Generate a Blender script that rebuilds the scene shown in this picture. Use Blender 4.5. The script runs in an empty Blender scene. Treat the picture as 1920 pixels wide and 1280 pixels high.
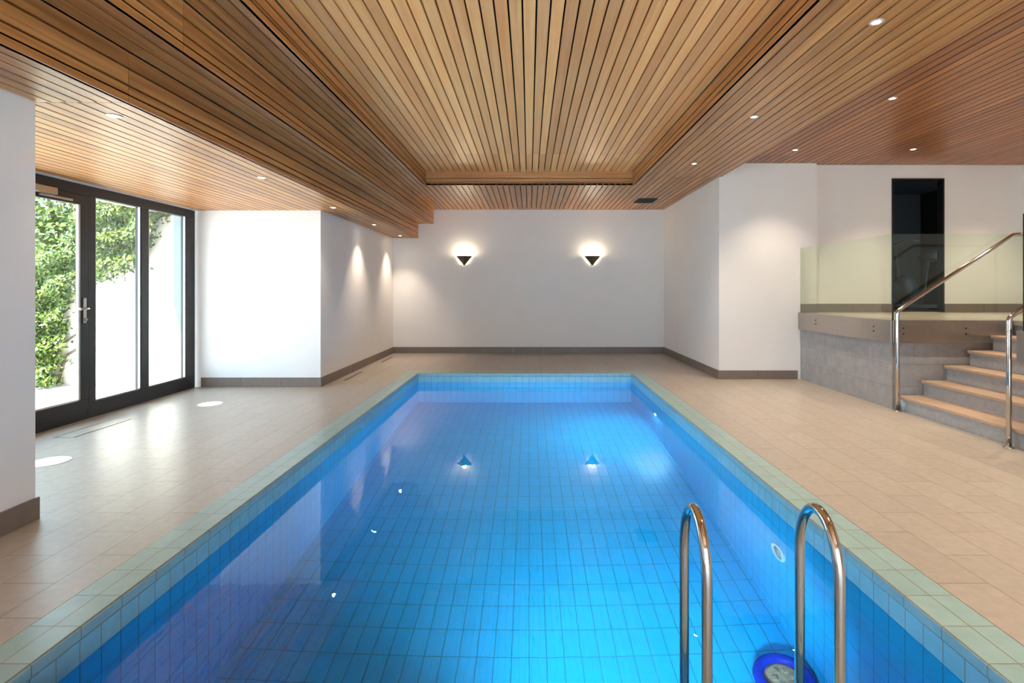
import bpy, bmesh, math, random
from mathutils import Vector, Matrix
random.seed(7)
S = bpy.context.scene
COL = S.collection
PI = math.pi

# ------------------------------------------------------------------ camera
cam_d = bpy.data.cameras.new('camera'); cam = bpy.data.objects.new('camera', cam_d); COL.objects.link(cam)
cam.location = (0, 0, 1.25); cam.rotation_euler = (PI/2, 0, 0)
cam_d.sensor_width = 36; cam_d.lens = 985/1920*36
cam_d.shift_x = -(992-960)/1920; cam_d.shift_y = -(640-543)/1920
cam_d.clip_start = 0.05; cam_d.clip_end = 200
S.camera = cam

# ------------------------------------------------------------------ world, sun, exposure
W = bpy.data.worlds.new('world'); S.world = W; W.use_nodes = True
bg = W.node_tree.nodes['Background']
bg.inputs[0].default_value = (0.55, 0.775, 1.0, 1); bg.inputs[1].default_value = 3.8
sun_d = bpy.data.lights.new('sun', 'SUN'); sun = bpy.data.objects.new('sun', sun_d); COL.objects.link(sun)
sun_d.energy = 15; sun_d.angle = math.radians(0.6); sun_d.color = (1, .95, .86)
sun.rotation_euler = Vector((0.25, 0.50, -1)).to_track_quat('-Z', 'Y').to_euler()
sun.location = (-8, -4, 10)
vs = S.view_settings
vs.view_transform = 'Standard'; vs.look = 'None'; vs.exposure = 1.18; vs.gamma = 1; vs.use_curve_mapping = False
S.cycles.use_denoising = True
S.cycles.max_bounces = 14; S.cycles.diffuse_bounces = 6; S.cycles.glossy_bounces = 6
S.cycles.transmission_bounces = 8; S.cycles.transparent_max_bounces = 16
S.cycles.sample_clamp_indirect = 8.0
S.cycles.caustics_reflective = False; S.cycles.caustics_refractive = True; S.cycles.blur_glossy = 0.5

def portal(name, loc, rot, sx, sy):
    d = bpy.data.lights.new(name, 'AREA'); d.shape = 'RECTANGLE'; d.size = sx; d.size_y = sy
    d.cycles.is_portal = True
    o = bpy.data.objects.new(name, d); COL.objects.link(o); o.location = loc; o.rotation_euler = rot
    return o
portal('daylight_portal.001', (1.0, -3.68, 1.3), (PI/2, 0, 0), 6.4, 2.4)
# light portals just guide sampling of the sky through the two openings
portal('daylight_portal', (-4.62, 4.8, 1.12), (0, -PI/2, 0), 2.3, 4.0)

# ------------------------------------------------------------------ materials
def newmat(name):
    m = bpy.data.materials.new(name); m.use_nodes = True
    nt = m.node_tree; b = nt.nodes['Principled BSDF']
    return m, nt, b
def lk(nt, a, b): nt.links.new(a, b)
def plain(name, col, rough=.5, metal=0, spec=.5, noise=0, nscale=8, bump=0, bscale=60, coat=0):
    m, nt, b = newmat(name)
    b.inputs['Base Color'].default_value = (*col, 1); b.inputs['Roughness'].default_value = rough
    b.inputs['Metallic'].default_value = metal; b.inputs['Specular IOR Level'].default_value = spec
    b.inputs['Coat Weight'].default_value = coat
    geo = nt.nodes.new('ShaderNodeNewGeometry')
    if noise:
        n = nt.nodes.new('ShaderNodeTexNoise'); n.inputs['Scale'].default_value = nscale; n.inputs['Detail'].default_value = 6
        lk(nt, geo.outputs['Position'], n.inputs['Vector'])
        r = nt.nodes.new('ShaderNodeMapRange'); r.inputs[1].default_value = .3; r.inputs[2].default_value = .7
        r.inputs[3].default_value = 1-noise; r.inputs[4].default_value = 1+noise
        lk(nt, n.outputs['Fac'], r.inputs[0])
        mx = nt.nodes.new('ShaderNodeVectorMath'); mx.operation = 'SCALE'; mx.inputs[0].default_value = col
        lk(nt, r.outputs[0], mx.inputs['Scale']); lk(nt, mx.outputs[0], b.inputs['Base Color'])
    if bump:
        n = nt.nodes.new('ShaderNodeTexNoise'); n.inputs['Scale'].default_value = bscale; n.inputs['Detail'].default_value = 4
        lk(nt, geo.outputs['Position'], n.inputs['Vector'])
        bp = nt.nodes.new('ShaderNodeBump'); bp.inputs['Strength'].default_value = bump; bp.inputs['Distance'].default_value = .002
        lk(nt, n.outputs['Fac'], bp.inputs['Height']); lk(nt, bp.outputs[0], b.inputs['Normal'])
    return m

def tilemat(name, ca, cb, cm, axes, bw, rh, offset=.5, mortar=.003, rough=.3, origin=(0,0), noise=.06, nscale=14, spec=.5, bumpd=.002, freq=2):
    m, nt, b = newmat(name)
    geo = nt.nodes.new('ShaderNodeNewGeometry')
    sp = nt.nodes.new('ShaderNodeSeparateXYZ'); lk(nt, geo.outputs['Position'], sp.inputs[0])
    cb_ = nt.nodes.new('ShaderNodeCombineXYZ')
    for i in (0, 1):
        a = nt.nodes.new('ShaderNodeMath'); a.operation = 'ADD'; a.inputs[1].default_value = -origin[i] + 50*(bw*freq if i == 0 else rh*freq)
        lk(nt, sp.outputs[axes[i]], a.inputs[0]); lk(nt, a.outputs[0], cb_.inputs[i])
    br = nt.nodes.new('ShaderNodeTexBrick'); lk(nt, cb_.outputs[0], br.inputs['Vector'])
    br.offset = offset; br.offset_frequency = 2; br.squash = 1
    br.inputs['Color1'].default_value = (*ca, 1); br.inputs['Color2'].default_value = (*cb, 1); br.inputs['Mortar'].default_value = (*cm, 1)
    br.inputs['Scale'].default_value = 1; br.inputs['Mortar Size'].default_value = mortar; br.inputs['Mortar Smooth'].default_value = .1
    br.inputs['Brick Width'].default_value = bw; br.inputs['Row Height'].default_value = rh; br.inputs['Bias'].default_value = 0
    n = nt.nodes.new('ShaderNodeTexNoise'); n.inputs['Scale'].default_value = nscale; n.inputs['Detail'].default_value = 8
    lk(nt, geo.outputs['Position'], n.inputs['Vector'])
    r = nt.nodes.new('ShaderNodeMapRange'); r.inputs[1].default_value = .3; r.inputs[2].default_value = .7
    r.inputs[3].default_value = 1-noise; r.inputs[4].default_value = 1+noise
    lk(nt, n.outputs['Fac'], r.inputs[0])
    mx = nt.nodes.new('ShaderNodeVectorMath'); mx.operation = 'SCALE'; lk(nt, br.outputs['Color'], mx.inputs[0])
    lk(nt, r.outputs[0], mx.inputs['Scale']); lk(nt, mx.outputs[0], b.inputs['Base Color'])
    b.inputs['Roughness'].default_value = rough; b.inputs['Specular IOR Level'].default_value = spec
    bp = nt.nodes.new('ShaderNodeBump'); bp.invert = True; bp.inputs['Strength'].default_value = .6; bp.inputs['Distance'].default_value = bumpd
    lk(nt, br.outputs['Fac'], bp.inputs['Height']); lk(nt, bp.outputs[0], b.inputs['Normal'])
    return m

def woodmat(name, axis='Y', rough=.42, c0=(.36, .15, .045), c1=(.66, .33, .108)):
    m, nt, b = newmat(name)
    geo = nt.nodes.new('ShaderNodeNewGeometry')
    mp = nt.nodes.new('ShaderNodeMapping'); lk(nt, geo.outputs['Position'], mp.inputs['Vector'])
    mp.inputs['Scale'].default_value = (34, 1.1, 34) if axis == 'Y' else (1.1, 34, 34)
    off = nt.nodes.new('ShaderNodeVectorMath'); off.operation = 'ADD'; lk(nt, mp.outputs[0], off.inputs[0])
    sc = nt.nodes.new('ShaderNodeMath'); sc.operation = 'MULTIPLY'; sc.inputs[1].default_value = 57
    lk(nt, geo.outputs['Random Per Island'], sc.inputs[0]); lk(nt, sc.outputs[0], off.inputs[1])
    n = nt.nodes.new('ShaderNodeTexNoise'); n.inputs['Scale'].default_value = 1; n.inputs['Detail'].default_value = 5; n.inputs['Distortion'].default_value = .4
    lk(nt, off.outputs[0], n.inputs['Vector'])
    rp = nt.nodes.new('ShaderNodeValToRGB'); lk(nt, n.outputs['Fac'], rp.inputs[0])
    rp.color_ramp.elements[0].position = .3; rp.color_ramp.elements[0].color = (*c0, 1)
    rp.color_ramp.elements[1].position = .7; rp.color_ramp.elements[1].color = (*c1, 1)
    # board to board tone
    rr = nt.nodes.new('ShaderNodeValToRGB'); lk(nt, geo.outputs['Random Per Island'], rr.inputs[0])
    e = rr.color_ramp.elements; e[0].color = (.76, .68, .62, 1); e[1].color = (1.16, 1.12, 1.02, 1)
    k = rr.color_ramp.elements.new(.35); k.color = (1.0, .90, .78, 1); k = rr.color_ramp.elements.new(.6); k.color = (.93, .90, .86, 1)
    mu = nt.nodes.new('ShaderNodeVectorMath'); mu.operation = 'MULTIPLY'
    lk(nt, rp.outputs[0], mu.inputs[0]); lk(nt, rr.outputs[0], mu.inputs[1]); lk(nt, mu.outputs[0], b.inputs['Base Color'])
    b.inputs['Roughness'].default_value = rough
    b.inputs['Coat Weight'].default_value = .35; b.inputs['Coat Roughness'].default_value = .32
    return m

def glassmat(name, tint, ior=1.5, gloss=1.0):
    m = bpy.data.materials.new(name); m.use_nodes = True; nt = m.node_tree
    nt.nodes.remove(nt.nodes['Principled BSDF']); out = nt.nodes['Material Output']
    t = nt.nodes.new('ShaderNodeBsdfTransparent'); t.inputs[0].default_value = (*tint, 1)
    g = nt.nodes.new('ShaderNodeBsdfGlossy'); g.inputs['Roughness'].default_value = .0; g.inputs[0].default_value = (.95, 1, .97, 1)
    lw = nt.nodes.new('ShaderNodeLayerWeight'); lw.inputs[0].default_value = .5
    pw = nt.nodes.new('ShaderNodeMath'); pw.operation = 'POWER'; pw.inputs[1].default_value = 5; lk(nt, lw.outputs['Facing'], pw.inputs[0])
    f = nt.nodes.new('ShaderNodeMath'); f.operation = 'MULTIPLY_ADD'; f.inputs[1].default_value = .96; f.inputs[2].default_value = .04; lk(nt, pw.outputs[0], f.inputs[0])
    mx = nt.nodes.new('ShaderNodeMixShader'); lk(nt, f.outputs[0], mx.inputs[0]); lk(nt, t.outputs[0], mx.inputs[1]); lk(nt, g.outputs[0], mx.inputs[2])
    lk(nt, mx.outputs[0], out.inputs[0]); return m
def emitmat(name, col, st):
    m, nt, b = newmat(name); b.inputs['Base Color'].default_value = (.9, .9, .9, 1)
    b.inputs['Emission Color'].default_value = (*col, 1); b.inputs['Emission Strength'].default_value = st; return m

M = {}
M['wall'] = plain('white_plaster', (.86, .835, .81), .7, noise=.012, nscale=3, bump=.12, bscale=90)
M['deck'] = tilemat('deck_tile', (.44, .395, .34), (.41, .365, .315), (.22, .17, .13), ('Y', 'X'), .475, .221, .5, .0022, .34, spec=.8, noise=.09, nscale=22, origin=(.1, 1.736))
M['coping'] = tilemat('coping_tile', (.33, .50, .49), (.30, .465, .46), (.27, .20, .14), ('Y', 'X'), .1958, .0975, 0, .0022, .28, origin=(1.752, -1.859))
M['coping_r'] = tilemat('coping_tile_right', (.33, .50, .49), (.30, .465, .46), (.27, .20, .14), ('Y', 'X'), .1958, .1015, 0, .0022, .28, origin=(1.752, 1.533))
M['coping_x'] = tilemat('coping_tile_end', (.33, .50, .49), (.30, .465, .46), (.27, .20, .14), ('X', 'Y'), .1958, .1, 0, .0022, .28, origin=(0, 7.87))
M['lip_s'] = tilemat('rim_tile_side', (.30, .60, .68), (.28, .57, .65), (.35, .28, .22), ('Z', 'Y'), .4, .0979, 0, .0022, .2, origin=(-.045, 1.848))
M['lip_e'] = tilemat('rim_tile_end', (.30, .60, .68), (.28, .57, .65), (.35, .28, .22), ('Z', 'X'), .4, .0979, 0, .0022, .2, origin=(-.045, 0))
BA, BB, BM = (.003, .46, .80), (.003, .43, .76), (.003, .20, .32)
M['pool_f'] = tilemat('pool_tile_floor', BA, BB, BM, ('Y', 'X'), .2, .1, 0, .0028, .3, noise=.04)
M['pool_s'] = tilemat('pool_tile_side', BA, BB, BM, ('Z', 'Y'), .2, .0979, 0, .0028, .3, origin=(-.145, 1.848), noise=.04)
M['pool_e'] = tilemat('pool_tile_end', BA, BB, BM, ('Z', 'X'), .2, .0979, 0, .0028, .3, origin=(-.145, 0), noise=.04)
M['base'] = plain('baseboard_tile', (.20, .155, .125), .4, noise=.08, nscale=20)
M['wood'] = woodmat('cedar_board', 'Y'); M['woodx'] = woodmat('cedar_board_across', 'X')
M['woodlit'] = woodmat('brightened_cedar_board', 'Y', .45, (.90, .43, .145), (1.0, .61, .25)); M['wooddark'] = woodmat('red_cedar_board', 'Y', .42, (.26, .09, .026), (.52, .215, .068))  # raised panel: lighter boards, colour lifted further to carry its brighter light
M['back'] = plain('dark_backing', (.012, .008, .006), .9)
M['frame'] = plain('dark_metal_frame', (.012, .011, .011), .42, noise=.05)
M['steel'] = plain('polished_steel', (.58, .55, .52), .10, 1)
M['brushed'] = plain('brushed_steel', (.46, .42, .38), .30, 1, noise=.05, nscale=30)
M['tread'] = plain('tread_tile', (.50, .37, .27), .45, noise=.06, nscale=20)
M['cgrey'] = tilemat('grey_stone_tile', (.37, .375, .385), (.34, .345, .355), (.25, .24, .23), ('Y', 'Z'), .62, .235, .5, .0022, .5, noise=.12, nscale=12)
M['cgreyx'] = tilemat('grey_stone_tile_across', (.37, .375, .385), (.34, .345, .355), (.25, .24, .23), ('X', 'Z'), .62, .235, .5, .0022, .5, noise=.12, nscale=12)
M['riser'] = plain('grey_riser', (.42, .435, .45), .5, noise=.1, nscale=25)
M['glass'] = glassmat('clear_glass', (.97, .99, .98)); M['gglass'] = glassmat('green_tinted_glass', (.91, .955, .905))
M['gedge'] = plain('glass_edge', (.015, .03, .025), .15)
M['bronze'] = plain('bronze_metal', (.10, .075, .05), .4, .6)
M['lamp'] = emitmat('lamp_lens', (1, .86, .66), 40); M['lampcool'] = emitmat('floor_lamp_lens', (1, .95, .9), 3.0)
M['lampadded'] = emitmat('added_underwater_lens', (.5, .85, 1), .8)
M['lampwhite'] = emitmat('underwater_lens_white', (.9, .97, 1), 8)
M['ring'] = plain('lamp_ring', (.75, .72, .68), .3, .5)
M['black'] = plain('black_matt', (.006, .006, .006), .6); M['gymwall'] = plain('unlit_gym_wall', (.02, .017, .015), .8)  # near-black gym wall colour stands in for the unlit room
M['rubber'] = plain('black_rubber', (.003, .003, .003), .5)
M['patio'] = plain('pale_patio_stone', (.70, .70, .69), .8, noise=.06, nscale=5)
M['render'] = plain('cream_render', (.80, .74, .66), .85, noise=.05, nscale=4, bump=.3, bscale=30)
M['soil'] = plain('garden_ground', (.10, .12, .05), .9, noise=.3, nscale=3)
M['bark'] = plain('bark', (.09, .06, .04), .85, noise=.3, nscale=20)
M['blueplastic'] = plain('blue_plastic', (.005, .03, .40), .25); M['tan'] = plain('tan_disc', (.50, .34, .20), .5, noise=.2, nscale=60)
M['whitep'] = plain('white_plastic', (.75, .78, .78), .35)

def leafmat(name, c1, c2):
    m, nt, b = newmat(name); geo = nt.nodes.new('ShaderNodeNewGeometry')
    r = nt.nodes.new('ShaderNodeValToRGB'); lk(nt, geo.outputs['Random Per Island'], r.inputs[0])
    r.color_ramp.elements[0].color = (*c1, 1); r.color_ramp.elements[1].color = (*c2, 1)
    lk(nt, r.outputs[0], b.inputs['Base Color']); b.inputs['Roughness'].default_value = .35
    b.inputs['Subsurface Weight'].default_value = 0
    return m
M['ivy'] = leafmat('ivy_leaf', (.025, .06, .008), (.16, .215, .028)); M['laurel'] = leafmat('laurel_leaf', (.006, .035, .010), (.035, .12, .022))

# water: a real refracting body
def water():
    m = bpy.data.materials.new('pool_water'); m.use_nodes = True; nt = m.node_tree
    nt.nodes.remove(nt.nodes['Principled BSDF']); out = nt.nodes['Material Output']
    g = nt.nodes.new('ShaderNodeBsdfGlass'); g.inputs['IOR'].default_value = 1.333; g.inputs['Roughness'].default_value = 0
    geo = nt.nodes.new('ShaderNodeNewGeometry')
    mp = nt.nodes.new('ShaderNodeMapping'); mp.inputs['Scale'].default_value = (1, .55, 1); mp.inputs['Rotation'].default_value = (0, 0, .5)
    lk(nt, geo.outputs['Position'], mp.inputs['Vector'])
    n = nt.nodes.new('ShaderNodeTexNoise'); n.inputs['Scale'].default_value = 9; n.inputs['Detail'].default_value = 2
    lk(nt, mp.outputs[0], n.inputs['Vector'])
    bp = nt.nodes.new('ShaderNodeBump'); bp.inputs['Strength'].default_value = .028; bp.inputs['Distance'].default_value = .02
    lk(nt, n.outputs['Fac'], bp.inputs['Height']); lk(nt, bp.outputs[0], g.inputs['Normal'])
    lk(nt, g.outputs[0], out.inputs[0]); return m
M['water'] = water()

# ------------------------------------------------------------------ builders
class MB:
    def __init__(s): s.bm = bmesh.new(); s.mats = []; s.cur = 0
    def mat(s, m):
        if m not in s.mats: s.mats.append(m)
        s.cur = s.mats.index(m); return s
    def face(s, pts):
        f = s.bm.faces.new([s.bm.verts.new(p) for p in pts]); f.material_index = s.cur; return f
    def box(s, x0, x1, y0, y1, z0, z1, mats=None):
        v = [s.bm.verts.new(p) for p in ((x0,y0,z0),(x1,y0,z0),(x1,y1,z0),(x0,y1,z0),(x0,y0,z1),(x1,y0,z1),(x1,y1,z1),(x0,y1,z1))]
        for k, q in enumerate(((3,2,1,0),(4,5,6,7),(0,1,5,4),(2,3,7,6),(1,2,6,5),(3,0,4,7))):
            f = s.bm.faces.new([v[i] for i in q]); f.material_index = s.cur if not mats else mats[k]
        return s
    def prism(s, poly, axis, a, b):   # poly in the two other axes
        def P(u, v, w): return {'X': (w, u, v), 'Y': (u, w, v), 'Z': (u, v, w)}[axis]
        A = [s.bm.verts.new(P(u, v, a)) for u, v in poly]; B = [s.bm.verts.new(P(u, v, b)) for u, v in poly]
        n = len(poly)
        for i in range(n):
            f = s.bm.faces.new((A[i], A[(i+1) % n], B[(i+1) % n], B[i])); f.material_index = s.cur
        f = s.bm.faces.new(A[::-1]); f.material_index = s.cur
        f = s.bm.faces.new(B); f.material_index = s.cur
        return s
    def tube(s, pts, r, seg=14, cap=True):
        pts = [Vector(p) for p in pts]; rings = []; n = len(pts)
        rs = r if isinstance(r, (list, tuple)) else [r]*n
        up = None
        for i, p in enumerate(pts):
            t = (pts[min(i+1, n-1)] - pts[max(i-1, 0)]).normalized()
            if up is None:
                up = Vector((1, 0, 0)) if abs(t.x) < .9 else Vector((0, 1, 0))
            a = (up - t*up.dot(t)).normalized(); b = t.cross(a); up = a
            rings.append([s.bm.verts.new(p + a*rs[i]*math.cos(2*PI*k/seg) + b*rs[i]*math.sin(2*PI*k/seg)) for k in range(seg)])
        for i in range(n-1):
            for k in range(seg):
                f = s.bm.faces.new((rings[i][k], rings[i][(k+1) % seg], rings[i+1][(k+1) % seg], rings[i+1][k])); f.material_index = s.cur; f.smooth = True
        if cap:
            f = s.bm.faces.new(rings[0][::-1]); f.material_index = s.cur
            f = s.bm.faces.new(rings[-1]); f.material_index = s.cur
        return s
    def lathe(s, prof, seg=32, M4=None):     # profile of (r, z) about Z, transformed by M4
        M4 = M4 or Matrix(); rings = []
        for r, z in prof:
            rings.append([s.bm.verts.new(M4 @ Vector((r*math.cos(2*PI*k/seg), r*math.sin(2*PI*k/seg), z))) for k in range(seg)])
        for i in range(len(prof)-1):
            for k in range(seg):
                f = s.bm.faces.new((rings[i][k], rings[i][(k+1) % seg], rings[i+1][(k+1) % seg], rings[i+1][k])); f.material_index = s.cur; f.smooth = True
        if prof[0][0] > 1e-5: s.bm.faces.new(rings[0][::-1]).material_index = s.cur
        if prof[-1][0] > 1e-5: s.bm.faces.new(rings[-1]).material_index = s.cur
        return s
    def build(s, name, mat=None, parent=None, kind=None, bevel=0):
        if mat is not None and not s.mats: s.mats = [mat]
        bmesh.ops.recalc_face_normals(s.bm, faces=s.bm.faces) if name != 'x' else None
        me = bpy.data.meshes.new(name); s.bm.to_mesh(me); s.bm.free()
        for m in s.mats: me.materials.append(m)
        o = bpy.data.objects.new(name, me); COL.objects.link(o)
        if parent: o.parent = parent
        if kind: o['kind'] = kind
        if bevel:
            b = o.modifiers.new('bevel', 'BEVEL'); b.width = bevel; b.segments = 2; b.limit_method = 'ANGLE'
        return o
def tag(o, label, cat, group=None, kind=None):
    o['label'] = label; o['category'] = cat
    if group: o['group'] = group
    if kind: o['kind'] = kind
    return o
def struct(o, label=None):
    o['kind'] = 'structure'
    if label: o['label'] = label
    return o
def thing(name, label, cat, loc=(0,0,0), rz=0, group=None):
    o = bpy.data.objects.new(name, None); COL.objects.link(o); o.location = loc; o.rotation_euler = (0, 0, rz); o.empty_display_size = .1
    return tag(o, label, cat, group)
def rebase(o):      # keep world-space meshes but give the thing an origin at its base
    return o
def local(loc): return lambda x, y, z: (x-loc[0], y-loc[1], z-loc[2])
def copy_tree(o, parent=None):
    c = o.copy(); COL.objects.link(c)
    if parent: c.parent = parent
    for ch in list(o.children): copy_tree(ch, c)
    return c

# ------------------------------------------------------------------ key dimensions (metres, from the photo's perspective)
YB = 10.37                       # back wall
XL, XR = -2.685, 2.662           # left / right wall planes
XD = -4.28                       # glazing plane
YN, YF = 2.857, 6.765            # recess near / far
ZS, ZM, ZC, ZT, ZH = 2.27, 2.55, 2.83, 3.03, 3.02
PX0, PX1, PY0, PY1 = -1.664, 1.533, 1.60, 7.87
YREAR = -3.5
WL = -.135                       # water level
PF = -1.445                      # pool floor
XW = 7.0
ZP = .93                         # raised platform

# ------------------------------------------------------------------ floor
f = MB().mat(M['deck'])
cx0, cx1, cy0, cy1 = -1.859, 1.736, PY0-.2, PY1+.2
def slab(x0, x1, y0, y1): f.box(x0, x1, y0, y1, -.12, 0)
slab(XL-.15, cx0, YREAR, YB); slab(cx1, XW, YREAR, YB); slab(cx0, cx1, cy1, YB); slab(cx0, cx1, YREAR, cy0)
slab(XD-.02, XL-.15, YN-.1, YF+.1)
struct(f.build('floor'), 'light taupe stone tile pool deck')

# ------------------------------------------------------------------ pool
pool = thing('swimming_pool', 'long rectangular blue-tiled indoor swimming pool sunk in the deck', 'swimming pool', (0, 4.7, PF-.1))
pl = (0, 4.7, PF-.1)
def P_(o):                        # child built in world coordinates
    o.matrix_parent_inverse = Matrix.Translation(-Vector(o.parent.location)); return o
b = MB(); b.mats = [M['pool_f'], M['pool_s'], M['pool_e'], M['lip_s'], M['lip_e']]
T = .12; zt = -.05
def wallbox(x0, x1, y0, y1, z0, z1, mi):
    b.cur = mi; b.box(x0, x1, y0, y1, z0, z1)
wallbox(PX0-T, PX1+T, PY0-T, PY1+T, PF-.1, PF, 0)
wallbox(PX0-T, PX0, PY0, PY1, PF, WL-.0, 1); wallbox(PX1, PX1+T, PY0, PY1, PF, WL, 1)
wallbox(PX0, PX1, PY0-T, PY0, PF, WL, 2); wallbox(PX0, PX1, PY1, PY1+T, PF, WL, 2)
P_(b.build('basin', None, pool))
b = MB(); b.mats = [M['lip_s'], M['lip_e']]
b.cur = 0; b.box(PX0-T, PX0, PY0, PY1, WL, zt); b.box(PX1, PX1+T, PY0, PY1, WL, zt)
b.cur = 1; b.box(PX0, PX1, PY0-T, PY0, WL, zt); b.box(PX0, PX1, PY1, PY1+T, WL, zt)
o = P_(b.build('rim_tiles', None, pool)); o['label'] = 'pale turquoise waterline tiles'
b = MB(); b.mats = [M['coping'], M['coping_x'], M['coping_r']]
b.cur = 0; b.box(cx0, PX0+.004, PY0, PY1, zt, .003)
b.cur = 2; b.box(PX1-.004, cx1, PY0, PY1, zt, .003)
b.cur = 1; b.box(cx0, cx1, PY1-.004, cy1, zt, .003); b.box(cx0, cx1, cy0, PY0+.004, zt, .003)
o = P_(b.build('coping', None, pool, bevel=.008)); o['label'] = 'pale green tile coping'
# inlet on the right pool wall, below water
b = MB().mat(M['whitep']); MT = Matrix.Translation((PX1, 3.23, -.67)) @ Matrix.Rotation(-PI/2, 4, 'Y')
b.lathe([(.085, 0), (.085, .006), (.078, .012), (.06, .012), (.056, .004), (.056, 0)], 36, MT)
inl = P_(b.build('inlet_ring', None, pool)); inl['label'] = 'pale round inlet ring in pool wall'
b = MB().mat(M['cgrey']); b.lathe([(.05, 0), (.05, .005), (.012, .012), (0.0001, .012)], 24, MT)
o = b.build('inlet_cover', None, inl); 

# unseen lamps added on the near end wall to brighten the pool
def added_pool_lamp(ux, uy, sy, uw, lab, first=[None]):
    if first[0] is None:
        t = thing('underwater_light', lab, 'pool light', (ux, uy, -.80), 0, 'underwater pool lights'); first[0] = t
        MU = Matrix.Rotation(-PI/2, 4, 'X')
        MB().mat(M['ring']).lathe([(.085, 0), (.085, .010), (.07, .014), (.066, .008)], 32, MU).build('rim', None, t)
        MB().mat(M['lampadded']).lathe([(.066, .002), (.066, .008), (.0001, .012)], 32, MU).build('lens', None, t)
    else:
        t = copy_tree(first[0]); t.location = (ux, uy, -.80); tag(t, lab, 'pool light', 'underwater pool lights')
    t.rotation_euler = (0, 0, 0 if sy > 0 else PI)
    d = bpy.data.lights.new('underwater_beam', 'AREA'); d.shape = 'DISK'; d.size = .12; d.energy = uw; d.color = (.30, .74, 1); d.spread = math.radians(95)
    l = bpy.data.objects.new('underwater_beam', d); COL.objects.link(l); l.location = (ux, uy+.03*sy, -.80)
    l.rotation_euler = Vector((.0, sy, -.05)).to_track_quat('-Z', 'Y').to_euler()
added_pool_lamp(.45, PY0, 1, 16, 'unseen added pool light on the near wall, left of the ladder')
added_pool_lamp(.70, PY0, 1, 16, 'unseen added pool light on the near wall behind the ladder')
t = thing('underwater_light', 'small bright round underwater light in the far right pool wall', 'pool light', (PX1, 6.34, -.62), 0, 'underwater pool lights')
MU = Matrix.Rotation(-PI/2, 4, 'Y')
MB().mat(M['ring']).lathe([(.06, 0), (.06, .010), (.052, .014), (.048, .008)], 28, MU).build('rim', None, t)
MB().mat(M['lampwhite']).lathe([(.048, .002), (.048, .008), (.0001, .012)], 28, MU).build('lens', None, t)
d = bpy.data.lights.new('underwater_beam', 'AREA'); d.shape = 'DISK'; d.size = .08; d.energy = 15; d.color = (.30, .74, 1); d.spread = math.radians(160)
l = bpy.data.objects.new('underwater_beam', d); COL.objects.link(l); l.location = (PX1-.02, 6.34, -.62)
l.rotation_euler = Vector((-1, .0, -.7)).to_track_quat('-Z', 'Y').to_euler()
b = MB().mat(M['water']); b.box(PX0-.01, PX1+.01, PY0-.01, PY1+.01, PF-.02, WL)
tag(b.build('pool_water'), 'still clear water filling the blue pool', 'water', kind='stuff')

# round blue-rimmed disc on pool floor near ladder
dl = (1.36, 2.80, PF)
disc = thing('pool_drain', 'round blue-rimmed disc with tan centre under water beside the ladder', 'pool drain', dl)
b = MB().mat(M['blueplastic']); b.lathe([(.15, 0), (.158, .02), (.15, .045), (.13, .055), (.108, .045), (.10, .02)], 40); b.build('rim', None, disc)
b = MB().mat(M['tan']); b.lathe([(.105, 0), (.105, .02), (.08, .026), (.04, .022), (.0001, .03)], 32)
for k in range(6):
    a = k*PI/3; b.box(.05*math.cos(a)-.012, .05*math.cos(a)+.012, .05*math.sin(a)-.012, .05*math.sin(a)+.012, .02, .032)
o = b.build('centre_plate', None, disc); o['label'] = 'tan centre plate'

# ------------------------------------------------------------------ pool ladder
YLN, YLF = 1.50, 1.72
ll = (.70, 1.61, 0)
lad = thing('pool_ladder', 'polished steel pool ladder with two hooped handrails at the near pool end', 'pool ladder', ll)
lo = local(ll)
for x in (.508, .886):
    zs, ra, rb = .592-.015-.17, .11, .17
    pts = [(x, YLN, .003)] + [(x, YLN, z) for z in (.15, .3)]
    for k in range(0, 25):
        a = PI - PI*k/24
        pts.append((x, (YLN+YLF)/2 + ra*math.cos(a), zs + rb*math.sin(a)))
    pts += [(x, YLF, .2), (x, YLF, -.1), (x, YLF, -.5), (x, YLF, -.85), (x, YLF-.02, -.95)]
    rl = MB().mat(M['steel']).tube([lo(*p) for p in pts], .0152, 20).build('rail', None, lad)
    MB().mat(M['steel']).lathe([(.04, 0), (.04, .008), (.018, .022)], 28, Matrix.Translation(lo(x, YLN, .003))).build('flange', None, rl)
for z in (-.28, -.54, -.80):
    b = MB().mat(M['brushed']); p0 = lo(.508, YLF-.035, z); p1 = lo(.886, YLF+.035, z+.025)
    b.box(p0[0], p1[0], p0[1], p1[1], p0[2], p1[2]); b.build('step', None, lad, bevel=.006)

# ------------------------------------------------------------------ walls
def wall(name, parts, mat='wall', label=None):
    m = MB().mat(M[mat])
    for p in parts: m.box(*p)
    return struct(m.build(name), label)
wall('wall_back', [(XL-.15, XR+.15, YB, YB+.15, -.1, 3.2)])
wall('wall_left_far', [(XL-.15, XL, YF, YB, 0, 3.2), (XD-.02, XL-.15, YF, YF+.15, 0, 3.2)], label='white wall stepping out beside the glazed recess')
wall('wall_left_near', [(XL-.15, XL, YREAR, YN, 0, 3.2), (XD-.28, XL-.15, YN-.15, YN, 0, 3.2)])
wall('wall_lintel', [(XD-.60, XD+.03, YN-.3, YF+.2, ZS-.01, 3.2)])
M['reveal'] = plain('shaded_render', (.20, .235, .24), .8)  # grey tone holds the shade that falls on this reveal
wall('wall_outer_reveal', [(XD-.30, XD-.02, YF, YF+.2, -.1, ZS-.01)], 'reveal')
wall('wall_right_far', [(XR, XR+.15, 7.36, YB, 0, 3.2)])
wall('wall_pier', [(XR+.15, 4.03, 7.36, 7.46, 0, 3.2)])
DX0, DX1, DZ = 5.15, 5.895, 2.83
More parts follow.
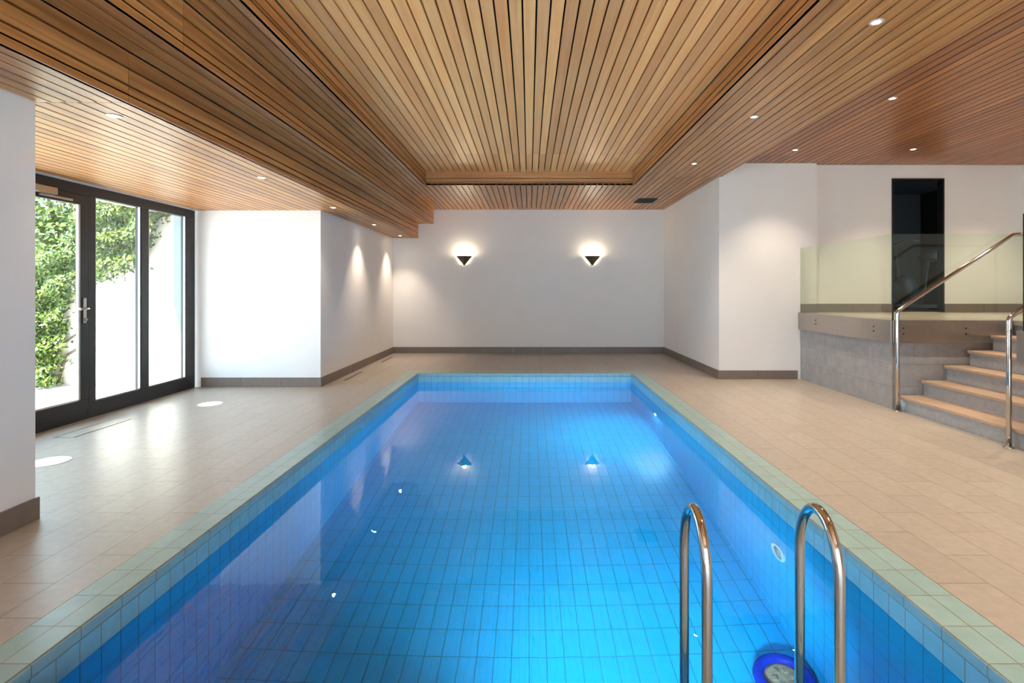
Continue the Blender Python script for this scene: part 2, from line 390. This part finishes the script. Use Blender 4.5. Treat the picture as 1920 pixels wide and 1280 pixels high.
wall('wall_gym_side', [(4.03, DX0, 7.46, 7.56, 0, 3.2), (DX1, XW+.15, 7.46, 7.56, 0, 3.2), (DX0, DX1, 7.46, 7.56, DZ, 3.2), (DX0, DX1, 7.46, 7.56, 0, ZP)])
wall('wall_right', [(XW, XW+.15, YREAR, 7.46, 0, 3.2)])
wall('wall_rear', [(XL-.15, -2.2, YREAR-.15, YREAR, 0, 3.2), (-2.2, 4.2, YREAR-.15, YREAR, 2.5, 3.2), (-2.2, 4.2, YREAR-.15, YREAR, 0, .1), (4.2, XW+.15, YREAR-.15, YREAR, 0, 3.2)])
wall('roof', [(XD-.28, XW+.15, YREAR-.15, YB+.15, 3.2, 3.3)])
# gym beyond doorway
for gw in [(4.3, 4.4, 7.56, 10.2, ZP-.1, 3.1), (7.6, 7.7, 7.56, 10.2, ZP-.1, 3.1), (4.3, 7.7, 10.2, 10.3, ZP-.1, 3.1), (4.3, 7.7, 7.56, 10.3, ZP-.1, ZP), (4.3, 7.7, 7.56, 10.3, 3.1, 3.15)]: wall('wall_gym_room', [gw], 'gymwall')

# baseboards (tiles with narrow joints)
def baseb(name, x0, y0, x1, y1, nx, ny, z=0, h=.121, step=.6):
    m = MB().mat(M['base']); L = math.hypot(x1-x0, y1-y0); n = max(1, round(L/step)); t = .014
    for i in range(n):
        a, c = i/n + .0015/L, (i+1)/n - .0015/L
        xa, ya, xb, yb = x0+(x1-x0)*a, y0+(y1-y0)*a, x0+(x1-x0)*c, y0+(y1-y0)*c
        X = sorted((xa, xb, xa+nx*t, xb+nx*t)); Y = sorted((ya, yb, ya+ny*t, yb+ny*t))
        m.box(X[0], X[-1], Y[0], Y[-1], z, z+h)
    return struct(m.build(name, bevel=.0015))
baseb('baseboard_back', XL, YB, XR, YB, 0, -1)
baseb('baseboard_left', XL, YF, XL, YB-.014, 1, 0)
baseb('baseboard_recess', XD+.06, YF, XL+.014, YF, 0, -1)
baseb('baseboard_near', XL, YREAR, XL, YN+.014, 1, 0)
baseb('baseboard_right', XR, 7.36, XR, YB-.014, -1, 0)
baseb('baseboard_pier', XR-.014, 7.36, 3.76, 7.36, 0, -1)
baseb('baseboard_platform_pier', 3.80, 7.36, 4.03, 7.36, 0, -1, ZP); baseb('baseboard_platform_left', 4.03, 7.46, DX0, 7.46, 0, -1, ZP); baseb('baseboard_platform_right', DX1, 7.46, XW, 7.46, 0, -1, ZP)

# ------------------------------------------------------------------ ceiling of cedar boards
PITCH, GAP, TH = .0892, .0125, .026
def boards_flat(m, x0, x1, y0, y1, z, cuts=(), pitch=PITCH, wm='wood'):
    n = max(1, round((x1-x0)/pitch)); p = (x1-x0)/n
    ys = [y0] + [c for c in cuts if y0 < c < y1] + [y1]
    for i in range(n):
        for j in range(len(ys)-1):
            m.mat(M[wm]).box(x0+i*p+GAP/2, x0+(i+1)*p-GAP/2, ys[j]+(.002 if j else 0), ys[j+1]-(.002 if j < len(ys)-2 else 0), z, z+TH)
    m.mat(M['back']).box(x0, x1, y0, y1, z+TH+.012, z+TH+.02)
def boards_side(m, x, y0, y1, z0, z1, nx, cuts=(), n=3):   # vertical boards stacked, running along Y
    p = (z1-z0)/n; ys = [y0] + [c for c in cuts if y0 < c < y1] + [y1]
    for i in range(n):
        for j in range(len(ys)-1):
            xa, xb = sorted((x, x-nx*TH))
            m.mat(M['wood']).box(xa, xb, ys[j]+(.002 if j else 0), ys[j+1]-(.002 if j < len(ys)-2 else 0), z0+i*p+(GAP/2 if i else 0), z0+(i+1)*p-GAP/2)
    xa, xb = sorted((x-nx*(TH+.01), x-nx*(TH+.018)))
    m.mat(M['back']).box(xa, xb, y0, y1, z0+.005, z1)
TX0, TX1, TY0, TY1 = -1.56, 1.565, .6, 7.93
YE = YB-.002
X1, X2 = -2.185, -1.885
c = MB()
boards_flat(c, X2, TX0, YREAR, YE, ZC, (2.865,))
boards_flat(c, TX1, 2.675, YREAR, 7.36, ZC, (2.865,))
boards_flat(c, TX1, XR-.002, 7.36, YE, ZC)
boards_flat(c, TX0, TX1, TY1, YE, ZC); boards_flat(c, TX0, TX1, YREAR, TY0, ZC)
struct(c.build('ceiling'), 'cedar board ceiling around the raised panel')
c = MB(); boards_flat(c, TX0, TX1, TY0, TY1, ZT, (6.9,), wm='woodlit'); struct(c.build('ceiling_raised_panel'), 'raised cedar board ceiling panel above the pool')
c = MB()
boards_flat(c, XD+.04, X1, YN, YF-.002, ZS, (2.865,)); boards_flat(c, XL+.002, X1, YF, YE, ZS); boards_flat(c, XL+.002, X1, YREAR, YN, ZS)
struct(c.build('ceiling_soffit'), 'low cedar board soffit over the glazed recess')
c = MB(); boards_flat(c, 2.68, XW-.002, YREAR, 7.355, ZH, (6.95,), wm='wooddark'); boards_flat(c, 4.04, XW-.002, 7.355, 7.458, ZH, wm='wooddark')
c.mat(M['wood']).box(2.675, 2.69, YREAR, 7.355, ZC, ZH)
struct(c.build('ceiling_stair_side'), 'cedar board ceiling over the stair and platform')
c = MB(); boards_side(c, X1, YREAR, YE, ZS, ZM, 1, (2.865,)); boards_flat(c, X1, X2, YREAR, YE, ZM, (2.865,), .1)
boards_side(c, X2, YREAR, YE, ZM, ZC, 1, (2.865,))
struct(c.build('trim_1'), 'stepped cedar bulkhead along the left of the ceiling')
c = MB()
boards_side(c, TX0, TY0, TY1, ZC, ZT, 1, (), 3); boards_side(c, TX1, TY0, TY1, ZC, ZT, -1, (), 2)
for z0, z1 in ((ZC, ZC+.095), (ZC+.105, ZT)):
    c.mat(M['woodx']).box(TX0, TX1, TY1, TY1+TH, z0, z1); c.box(TX0, TX1, TY0-TH, TY0, z0, z1)
c.mat(M['back']).box(TX0, TX1, TY1+TH, TY1+TH+.006, ZC+.02, ZT)
struct(c.build('trim_2'), 'cedar edge frame of the raised ceiling panel')

# ceiling vent
vl = (2.06, 9.30, ZC)
v = thing('ceiling_vent', 'small black slotted vent grille in the cedar ceiling near the back wall', 'vent', vl)
b = MB().mat(M['black']); b.box(-.16, .16, -.20, .20, -.003, -.001); b.build('backing', None, v)
b = MB().mat(M['black'])
b.box(-.17, .17, -.21, -.195, -.012, 0); b.box(-.17, .17, .195, .21, -.012, 0); b.box(-.17, -.155, -.195, .195, -.012, 0); b.box(.155, .17, -.195, .195, -.012, 0)
b.build('frame', None, v)
b = MB().mat(M['black'])
for k in range(9): b.box(-.155, .155, -.18+k*.042, -.168+k*.042, -.011, -.003)
b.build('louvres', None, v)

# ------------------------------------------------------------------ downlights
def downlight(x, y, z, label, group, power=22, first=[None]):
    if first[0] is None:
        t = thing('downlight', label, 'ceiling light', (x, y, z), 0, group)
        MB().mat(M['ring']).lathe([(.024, -.001), (.026, -.005), (.040, -.004), (.042, 0)], 28).build('trim_ring', None, t)
        MB().mat(M['lamp']).lathe([(.024, -.0025), (.0001, -.0045)], 24).build('lens', None, t)
        first[0] = t
    else:
        t = copy_tree(first[0]); t.location = (x, y, z); tag(t, label, 'ceiling light', group)
    d = bpy.data.lights.new('downlight_beam', 'SPOT'); d.energy = power; d.color = (1, .82, .63); d.spot_size = math.radians(96 if x > 0 else 84); d.spot_blend = 1; d.shadow_soft_size = .03
    lo_ = bpy.data.objects.new('downlight_beam', d); COL.objects.link(lo_); lo_.location = (x, y, z-.02)
    return t
GR, GL, GS = 'downlights along the right of the pool', 'downlights in the left soffit', 'downlights over the stair'
downlight(2.05, 3.10, ZC, 'large bright downlight nearest the camera in the right ceiling', GR, 52)
downlight(2.056, 4.80, ZC, 'middle of the three downlights right of the raised panel', GR, 52)
downlight(2.07, 6.58, ZC, 'small downlight farthest back, right of the raised panel', GR, 52)
downlight(3.36, 4.86, ZH, 'bright downlight over the foot of the stair', GS, 60)
downlight(3.37, 6.65, ZH, 'downlight above the left end of the glass balustrade', GS, 60)
downlight(4.84, 6.62, ZH, 'downlight in front of the black doorway', GS, 60)
for x, y in ((2.05, 1.3), (2.05, -.6), (2.05, -2.4)):  # extra downlights added out of view for warm fill
    downlight(x, y, ZC, 'unseen downlight added in the right ceiling to brighten the room', GR, 60)
for x, y in ((3.36, 3.0), (3.36, 1.0), (4.84, 4.86), (4.84, 3.0), (4.84, 1.0), (6.3, 6.62), (6.3, 4.86)):  # more downlights added past the right edge to brighten the room
    downlight(x, y, ZH, 'unseen downlight added in the cedar ceiling beyond the right edge of the view', GS, 60)
for y in (1.3, -.6, -2.4): downlight(-2.43, y, ZS, 'unseen soffit downlight added beside the near left wall', GL, 8)  # unseen soffit lamps added, carrying the row's warm light forward
for y, lab, pw in ((3.08, 'downlight in the pale soffit nearest the camera', 5), (4.78, 'downlight in the pale soffit above the glazing', 5), (6.52, 'soffit downlight above the corner of the stepped white wall', 18),
               (8.23, 'soffit downlight lighting the left wall, second from the back', 42), (9.90, 'soffit downlight nearest the back wall', 42)):
    downlight(-2.43, y, ZS, lab, GL, pw)

# ------------------------------------------------------------------ wall sconces
def sconce(x, label):
    t = thing('wall_sconce', label, 'wall light', (x, YB, 1.725), 0, 'bronze wall sconces on the back wall')
    b = MB().mat(M['bronze']); g = -.014
    L, R, Cc, B = (-.1625, g, .188), (.1625, g, .188), (0, -.13, .188), (0, g-.012, 0)
    b.face([L, Cc, B]); b.face([Cc, R, B])
    o = b.build('shade', None, t); so = o.modifiers.new('thick', 'SOLIDIFY'); so.thickness = .004; so.offset = -1
    b = MB().mat(M['bronze']); b.box(-.03, .03, -.03, 0, .05, .11); b.build('bracket', None, t)
    b = MB().mat(M['lamp']); b.lathe([(.0001, 0), (.014, .006), (.014, .05), (.0001, .058)], 16, Matrix.Translation((0, -.055, .115))); b.build('bulb', None, t)
    for dz, e in ((.215, 6.0),):
        d = bpy.data.lights.new('sconce_glow', 'POINT'); d.energy = e; d.color = (1, .82, .55); d.shadow_soft_size = .05
        l = bpy.data.objects.new('sconce_glow', d); COL.objects.link(l); l.location = (x, YB-.065, 1.725+.185)
    d = bpy.data.lights.new('sconce_glow', 'POINT'); d.energy = 1.2; d.color = (1, .82, .55); d.shadow_soft_size = .01
    l = bpy.data.objects.new('sconce_glow', d); COL.objects.link(l); l.location = (x, YB-.012, 1.725+.10)
sconce(-1.277, 'left bronze triangular wall sconce glowing on the back wall')
sconce(1.247, 'right bronze triangular wall sconce glowing on the back wall')

# ------------------------------------------------------------------ raised platform
tl = (5.4, 4.5, 0)
pf = thing('raised_platform', 'raised stone platform with steel edge, up the stair from the pool deck', 'platform', tl)
YA = 5.47; YBn = 4.05
b = MB(); b.mats = [M['cgrey'], M['cgreyx']]
I = .03
def body(x0, x1, y0, y1):
    # bottom, top, -Y, +Y, +X, -X
    b.box(x0, x1, y0, y1, 0, ZP-.05, mats=[0, 0, 1, 1, 0, 0])
XE = XW-.004
body(3.77+I, XE, YA+I, 7.355); body(4.035, XE, 7.355, 7.455); body(5.065, XE, YBn-I, YA+I); body(3.77+I, XE, 1.2, YBn-I)
P_(b.build('stone_base', None, pf))
b = MB().mat(M['deck']); b.box(3.79, XE, YA+.02, 7.355, ZP-.05, ZP); b.box(4.035, XE, 7.355, 7.455, ZP-.05, ZP); b.box(5.04, XE, YBn-.02, YA+.02, ZP-.05, ZP); b.box(3.79, XE, 1.2, YBn-.02, ZP-.05, ZP)
P_(b.build('platform_floor', None, pf))
def fascia(x0, x1, y0, y1):
    b = MB().mat(M['brushed']); b.box(x0, x1, y0, y1, .695, ZP+.002); o = P_(b.build('fascia', None, pf, bevel=.002)); o['label'] = 'brushed steel edge band'; return o
f1 = fascia(3.765, 3.78, YA-.005, 7.35); f2 = fascia(3.785, 5.03, YA-.01, YA+.005); f3 = fascia(3.765, 3.78, 1.2, YBn+.01); f4 = fascia(3.785, 5.03, YBn, YBn+.014)
def bolts(par, pts, nrm):
    for p in pts:
        Mx = Matrix.Translation(p) @ (Matrix.Rotation(-PI/2, 4, 'Y') if nrm == 'X' else Matrix.Rotation(PI/2, 4, 'X'))
        MB().mat(M['frame']).lathe([(.009, 0), (.009, .003), (.006, .005), (.0001, .005)], 14, Mx).build('bolt', None, par)
bolts(f1, [(3.765, y, z) for y in (5.74, 6.9) for z in (.80, .85)], 'X')
bolts(f2, [(x, YA-.01, z) for x in (3.89, 4.54) for z in (.79, .85)], 'Y')

# ------------------------------------------------------------------ staircase
st = thing('staircase', 'short flight of grey stone steps with tan treads rising to the right', 'stairs', (4.4, 4.77, 0))
RZ, TRD = .155, .24
for i in range(5):
    xn = 3.83 + TRD*i; z1 = RZ*(i+1)
    ya, yb = YBn+.016, YA-.012
    s_ = MB().mat(M['riser'])
    if i == 0:
        s_.box(xn+.03, 5.06, ya, yb-.07, 0, z1-.03)
        s_.lathe([(.035, 0), (.035, z1-.03)], 20, Matrix.Translation((xn+.03, yb-.04, 0)))
    else: s_.box(xn+.03, 5.06, ya, yb, z1-RZ, z1-.03)
    so_ = s_.build('step', None, st); P_(so_)
    t_ = MB().mat(M['tread']); t_.box(xn, min(xn+TRD+.03, 5.06), ya, yb, z1-.03, z1)
    to = t_.build('tread', None, so_, bevel=.006); to['label'] = 'tan stone tread'

# ------------------------------------------------------------------ glass balustrades
def panel(label, x0, x1, y0, y1, z0, z1, dark=None):
    cx, cy = (x0+x1)/2, (y0+y1)/2
    t = thing('glass_panel', label, 'glass balustrade', (cx, cy, z0), 0, 'glass balustrade panels')
    MB().mat(M['gglass']).box(x0-cx, x1-cx, y0-cy, y1-cy, 0, z1-z0).build('pane', None, t)
    if dark:
        for (ex0, ex1, ey0, ey1) in dark:
            o = MB().mat(M['gedge']).box(ex0-cx, ex1-cx, ey0-cy, ey1-cy, 0, z1-z0).build('edge', None, t); o['label'] = 'dark polished glass edge'
panel('glass balustrade panel along the pool edge of the raised platform', 3.792, 3.804, YA+.02, 7.345, ZP, 1.833, [(3.792, 3.804, YA+.012, YA+.02)])
panel('glass balustrade panel on the far side of the stair', 3.80, 6.2, YA+.022, YA+.034, ZP, 1.833)
panel('glass balustrade panel on the near side of the stair at the photo edge', 3.792, 3.804, 1.2, YBn-.024, ZP, 1.833, [(3.792, 3.804, YBn-.024, YBn-.016)])

# handrails
def rail(y, label):
    x0 = 3.80; t = thing('handrail', label, 'handrail', (x0, y, 0), 0, 'steel stair handrails')
    pts = [(0, 0, 0), (0, 0, .5), (0, 0, .98)]
    for k in range(1, 6):
        a = k/6*1.0; pts.append((.05*(1-math.cos(a)), 0, 1.0+.05*math.sin(a)))
    x1, z1 = 1.20, 1.82
    pts += [(.10, 0, 1.10), (x1-.03, 0, z1-.02), (x1, 0, z1-.004), (x1+.04, 0, z1), (2.3, 0, z1)]
    MB().mat(M['steel']).tube(pts, .0185, 18).build('rail', None, t)
    MB().mat(M['steel']).lathe([(.038, 0), (.038, .006), (.02, .012)], 24).build('flange', None, t)
    MB().mat(M['steel']).tube([(2.27, 0, ZP), (2.27, 0, z1)], .0165, 14).build('post', None, t)
rail(5.42, 'steel handrail on the far side of the stair')
rail(4.16, 'steel handrail post on the near side of the stair')

# ------------------------------------------------------------------ doorway to gym and exercise bike
d2 = thing('door_2', 'tall black doorway in the white wall above the platform', 'doorway', (5.52, 7.46, ZP)); d2['kind'] = 'structure'
b = MB().mat(M['frame'])
w = DX1-DX0
b.box(-w/2, -w/2+.02, -.01, .1, 0, DZ-ZP); b.box(w/2-.02, w/2, -.01, .1, 0, DZ-ZP); b.box(-w/2+.02, w/2-.02, -.01, .1, DZ-ZP-.02, DZ-ZP)
b.build('door_frame', None, d2)

bl = (6.25, 8.45, ZP)
bk = thing('exercise_bike', 'dark exercise bike standing in the gym beyond the black doorway', 'exercise bike', bl)
q = MB().mat(M['rubber'])
q.box(-.45, -.38, -.22, .22, 0, .05); q.box(.33, .40, -.2, .2, 0, .05); q.box(-.42, .37, -.04, .04, .03, .08); q.build('base', None, bk)
q = MB().mat(M['rubber']); q.tube([(.02, 0, .06), (.10, 0, .35), (.16, 0, .80)], .03, 10); q.build('seat_post', None, bk)
q = MB().mat(M['rubber']); q.tube([(.02, 0, .84), (.12, 0, .86), (.22, 0, .86), (.30, 0, .88)], [.03, .06, .10, .085], 12); q.build('seat', None, bk)
q = MB().mat(M['rubber']); q.tube([(-.25, 0, .06), (-.32, 0, .5), (-.40, 0, 1.0)], .035, 10); q.build('handlebar_post', None, bk)
q = MB().mat(M['rubber']); q.tube([(-.15, -.22, 1.08), (-.32, -.22, 1.10), (-.42, 0, 1.02), (-.32, .22, 1.10), (-.15, .22, 1.08)], .018, 10); q.build('handlebar', None, bk)
q = MB().mat(M['rubber']); q.lathe([(.0001, -.05), (.2, -.05), (.22, 0), (.2, .05), (.0001, .05)], 28, Matrix.Translation((-.22, 0, .34)) @ Matrix.Rotation(PI/2, 4, 'X')); q.build('flywheel', None, bk)

# ------------------------------------------------------------------ glazing on the left
FD = .07     # frame depth
def fbox(m, y0, y1, z0, z1, d=FD, off=0): m.box(XD-d+off, XD+off, y0, y1, z0, z1)
win = thing('window_1', 'dark framed full-height fixed glazing beside the garden door', 'window', (XD, 5.9, 0)); win['kind'] = 'structure'
m = MB().mat(M['frame'])
fbox(m, YN, YF-.04, ZS-.11, ZS-.012); fbox(m, 5.10, YF-.04, 0.0, .155); fbox(m, YN, 4.10, 0, .155)
fbox(m, 5.10, 5.19, .155, ZS-.11); fbox(m, 5.80, 5.915, .155, ZS-.11); fbox(m, 6.56, YF-.04, .155, ZS-.11); fbox(m, 4.02, 4.10, .155, ZS-.11); fbox(m, YN, YN+.08, .155, ZS-.11)
fbox(m, 4.10, 5.10, 0, .075)
P_(m.build('window_frame', None, win, bevel=.004))
m = MB().mat(M['brushed'])
for y0, y1 in ((5.19, 5.80), (5.915, 6.56)):
    m.box(XD-.03, XD-.008, y0, y0+.012, .155, ZS-.11); m.box(XD-.03, XD-.008, y1-.012, y1, .155, ZS-.11); m.box(XD-.03, XD-.008, y0, y1, .155, .165)
P_(m.build('glazing_bead', None, win))
for y0, y1 in ((YN+.08, 4.02), (5.19, 5.80), (5.915, 6.56)):
    P_(MB().mat(M['glass']).box(XD-.040, XD-.034, y0, y1, .155, ZS-.11).build('pane', None, win))
dr = thing('door_1', 'dark framed glazed garden door with lever handle', 'door', (XD, 4.6, .075)); dr['kind'] = 'structure'
m = MB().mat(M['frame'])
fbox(m, 4.105, 5.095, .08, .195, .05, .006); fbox(m, 4.105, 5.095, 2.06, 2.155, .05, .006); fbox(m, 5.005, 5.095, .195, 2.06, .05, .006); fbox(m, 4.105, 4.195, .195, 2.06, .05, .006)
P_(m.build('door_frame', None, dr, bevel=.004))
P_(MB().mat(M['glass']).box(XD-.03, XD-.024, 4.195, 5.005, .195, 2.06).build('pane', None, dr))
m = MB().mat(M['brushed']); m.box(XD-.02, XD+.004, 4.985, 5.005, .195, 2.06); m.box(XD-.02, XD+.004, 4.195, 5.005, .195, .207); P_(m.build('glazing_bead', None, dr))
m = MB().mat(M['brushed']); m.box(XD+.006, XD+.016, 5.03, 5.065, .93, 1.17)
hp = P_(m.build('lock_plate', None, dr, bevel=.003))
m = MB().mat(M['steel']); m.tube([(XD+.012, 5.048, 1.07), (XD+.055, 5.048, 1.07), (XD+.065, 5.03, 1.07), (XD+.065, 4.925, 1.07)], .010, 12); m.build('lever_handle', None, hp)
m = MB().mat(M['brushed']); m.lathe([(.014, 0), (.014, .014), (.008, .02)], 16, Matrix.Translation((XD+.016, 5.048, .965)) @ Matrix.Rotation(PI/2, 4, 'Y')); m.build('key_cylinder', None, hp)
m = MB().mat(M['brushed']); m.box(XD+.008, XD+.05, 4.45, 4.72, 2.10, 2.165); cl = P_(m.build('door_closer', None, dr, bevel=.006))
m = MB().mat(M['brushed']); m.box(XD+.03, XD+.045, 4.55, 4.88, 2.075, 2.092); m.build('closer_arm', None, cl)

# unseen wide window added behind the viewpoint for fill daylight
w2 = thing('added_rear_window', 'unseen wide window added behind the viewpoint for fill daylight', 'window', (1.0, YREAR, .1)); w2['kind'] = 'structure'
m = MB().mat(M['frame'])
for x in (-2.2, -.07, 2.06, 4.13): m.box(x, x+.07, YREAR-.1, YREAR-.03, .1, 2.5)
m.box(-2.2, 4.2, YREAR-.1, YREAR-.03, .1, .17); m.box(-2.2, 4.2, YREAR-.1, YREAR-.03, 2.43, 2.5)
P_(m.build('window_frame', None, w2))
P_(MB().mat(M['glass']).box(-2.13, 4.13, YREAR-.06, YREAR-.054, .17, 2.43).build('pane', None, w2))

# ------------------------------------------------------------------ floor fittings by the glazing
for y, lab in ((3.82, 'white round floor light nearer the camera by the glazing'), (5.75, 'white round floor light near the white recess wall')):
    t = thing('floor_light', lab, 'floor light', (-3.487, y, 0), 0, 'round floor lights beside the glazing')
    MB().mat(M['ring']).lathe([(.112, .001), (.114, .003), (.126, .003), (.128, 0)], 40).build('rim', None, t)
    MB().mat(M['lampcool']).lathe([(.112, .0015), (.0001, .0025)], 40).build('lens', None, t)
gt = thing('floor_grille', 'narrow flush floor hatch beside the garden door', 'floor hatch', (-3.93, 4.755, 0))
b = MB().mat(M['brushed'])
for q_ in ((-.085, .085, -.325, -.317), (-.085, .085, .317, .325), (-.085, -.077, -.317, .317), (.077, .085, -.317, .317)): b.box(*q_, 0, .004)
b.build('frame', None, gt)
MB().mat(M['deck']).box(-.073, .073, -.313, .313, 0, .003).build('cover', None, gt)
for y0, y1, lab in ((7.24, 8.0, 'dark slot drain along the left wall, nearer one'), (9.07, 9.77, 'dark slot drain along the left wall, farther one')):
    t = thing('slot_drain', lab, 'drain', (-2.54, (y0+y1)/2, 0), 0, 'slot drains along the left wall')
    MB().mat(M['back']).box(-.009, .009, -(y1-y0)/2, (y1-y0)/2, 0, .002).build('slot', None, t)
    b = MB().mat(M['brushed']); b.box(-.013, -.009, -(y1-y0)/2, (y1-y0)/2, 0, .003); b.box(.009, .013, -(y1-y0)/2, (y1-y0)/2, 0, .003); b.build('edge_strip', None, t)

# ------------------------------------------------------------------ outside
XO = XD-.28
b = MB().mat(M['patio']); b.box(-14, XD-.02, -10, 6.96, -.14, -.02); b.box(XD-.02, 8, -10, YREAR-.01, -.14, -.02); struct(b.build('patio'), 'pale sunlit paved patio outside the garden door, with an added slab behind the viewpoint')  # rear slab is added to bounce sunlight in through the rear window
b = MB().mat(M['soil']); b.box(-40, -14, -30, 40, -.2, -.1); b.box(-14, XO, 7.2, 40, -.2, -.1); struct(b.build('ground'))
# sloping garden wall, its face towards the camera
YG = 6.98
prof = [(XO+.0, -.1), (XO+.0, 3.3), (-4.9, 3.0), (-5.4, 2.35), (-5.9, 1.75), (-6.3, 1.25), (-6.7, .85), (-8.5, .5), (-8.5, -.1)]
b = MB().mat(M['render']); b.prism(prof, 'Y', YG, YG+.2)
tag(b.build('garden_wall'), 'sunlit cream rendered garden wall with sloping ivy-covered top', 'garden wall')
def PX(x, y, Y): return ((x-992)*Y/985, 1.25+(543-y)*Y/985)
def inside(p, poly):
    x, y = p; c_ = False; n = len(poly)
    for i in range(n):
        x1_, y1_ = poly[i]; x2_, y2_ = poly[(i+1) % n]
        if (y1_ > y) != (y2_ > y) and x < (x2_-x1_)*(y-y1_)/(y2_-y1_)+x1_: c_ = not c_
    return c_
def leaf(m, p, n, size, el=1.5):
    n = n.normalized(); a = n.orthogonal().normalized(); a = Matrix.Rotation(random.uniform(0, 2*PI), 3, n) @ a; t_ = n.cross(a)
    s = size*random.uniform(.7, 1.2); d = n*s*.22
    A, B_, C_, D = p-a*s*el*.5, p+t_*s*.42+d, p+a*s*el*.5, p-t_*s*.42+d
    va, vb, vc, vd = [m.bm.verts.new(q) for q in (A, B_, C_, D)]
    for tri in ((va, vb, vc), (va, vc, vd)):
        f_ = m.bm.faces.new(tri); f_.material_index = m.cur
ivyp = [(-8.2, -.02), (-8.2, 1.1), (-6.75, 1.32), (-6.25, 1.62), (-5.95, 1.95), (-5.75, 2.22), (-5.35, 2.65), (-4.95, 3.05), (-4.62, 3.2), (-4.74, 2.4), (-4.86, 2.03), (-4.95, 1.85), (-5.08, 1.58), (-5.35, 1.45), (-5.7, 1.38), (-5.88, 1.28), (-6.02, 1.0), (-6.12, .72), (-6.1, .4), (-6.14, -.02)]
iv = thing('ivy', 'dense green ivy cascading down the sloping garden wall', 'ivy', (-6.2, YG, 0))
m = MB().mat(M['ivy']); lo = local((-6.2, YG, 0))
cnt = 0
while cnt < 22000:
    x, z = random.uniform(-8.2, -4.6), random.uniform(-.02, 3.25)
    jx, jz = x+random.gauss(0, .05), z+random.gauss(0, .05)
    if not inside((jx, jz), ivyp) or z < 0: continue
    bul = .26+.10*math.sin(x*9+z*4)+.07*math.sin(z*17-x*6)
    dpt = random.random()**.45*bul
    leaf(m, Vector(lo(x, YG-dpt, z)), Vector((random.gauss(-.1, .6), -1, random.gauss(.5, .6))), .043); cnt += 1
m.build('leaves', None, iv)
m = MB().mat(M['bark'])
for k in range(9):
    x = -8+k*.22; pts = [(x, YG-.03, 0)]
    for j in range(1, 8): pts.append((x+j*.13+random.uniform(-.05, .05), YG-.03, j*.13+k*.03))
    m.tube([lo(*p) for p in pts[:5]], [.02-.002*j for j in range(5)], 6)
m.build('stem', None, iv)
# laurel tree behind
def tree(name, lab, base, h, blobs, n, mat, lsize):
    t = thing(name, lab, 'tree', base)
    m = MB().mat(M['bark']); m.tube([(0, 0, 0), (.05, 0, h*.3), (-.05, .05, h*.6), (0, 0, h*.85)], [.12, .10, .07, .03], 10)
    for k in range(6):
        a = k*1.05; m.tube([(0, 0, h*(.25+.08*k)), (math.cos(a)*.5, math.sin(a)*.5, h*(.4+.08*k)), (math.cos(a)*.9, math.sin(a)*.9, h*(.5+.08*k))], [.05, .03, .012], 7)
    m.build('trunk', None, t)
    m = MB().mat(M[mat])
    for i in range(n):
        bx, by, bz, br = random.choice(blobs)
        v_ = Vector((random.gauss(0, 1), random.gauss(0, 1), random.gauss(0, 1))).normalized()
        p = Vector((bx, by, bz)) + v_*br*random.uniform(.6, 1.02)
        leaf(m, p, v_+Vector((random.gauss(0, .5), random.gauss(0, .5), .4)), lsize, 2.1)
    m.build('foliage', None, t)
def bl_(cx, cz, rx, rz, n, r):
    return [(cx+random.uniform(-rx, rx), random.uniform(-.5, .5), cz+random.uniform(-rz, rz), r*random.uniform(.7, 1.2)) for _ in range(n)]
tree('laurel_tree', 'broad glossy-leaved laurel tree behind the garden wall, left in the door glass', (-11.0, 11.0, -.1), 3.0, bl_(0, 1.7, 1.5, .85, 26, .40), 6000, 'laurel', .085)
tree('garden_shrub', 'light green shrub rising above the ivy-topped garden wall', (-7.5, 8.4, -.1), 3.2, bl_(.1, 2.05, 1.0, .65, 16, .4), 4500, 'ivy', .06)
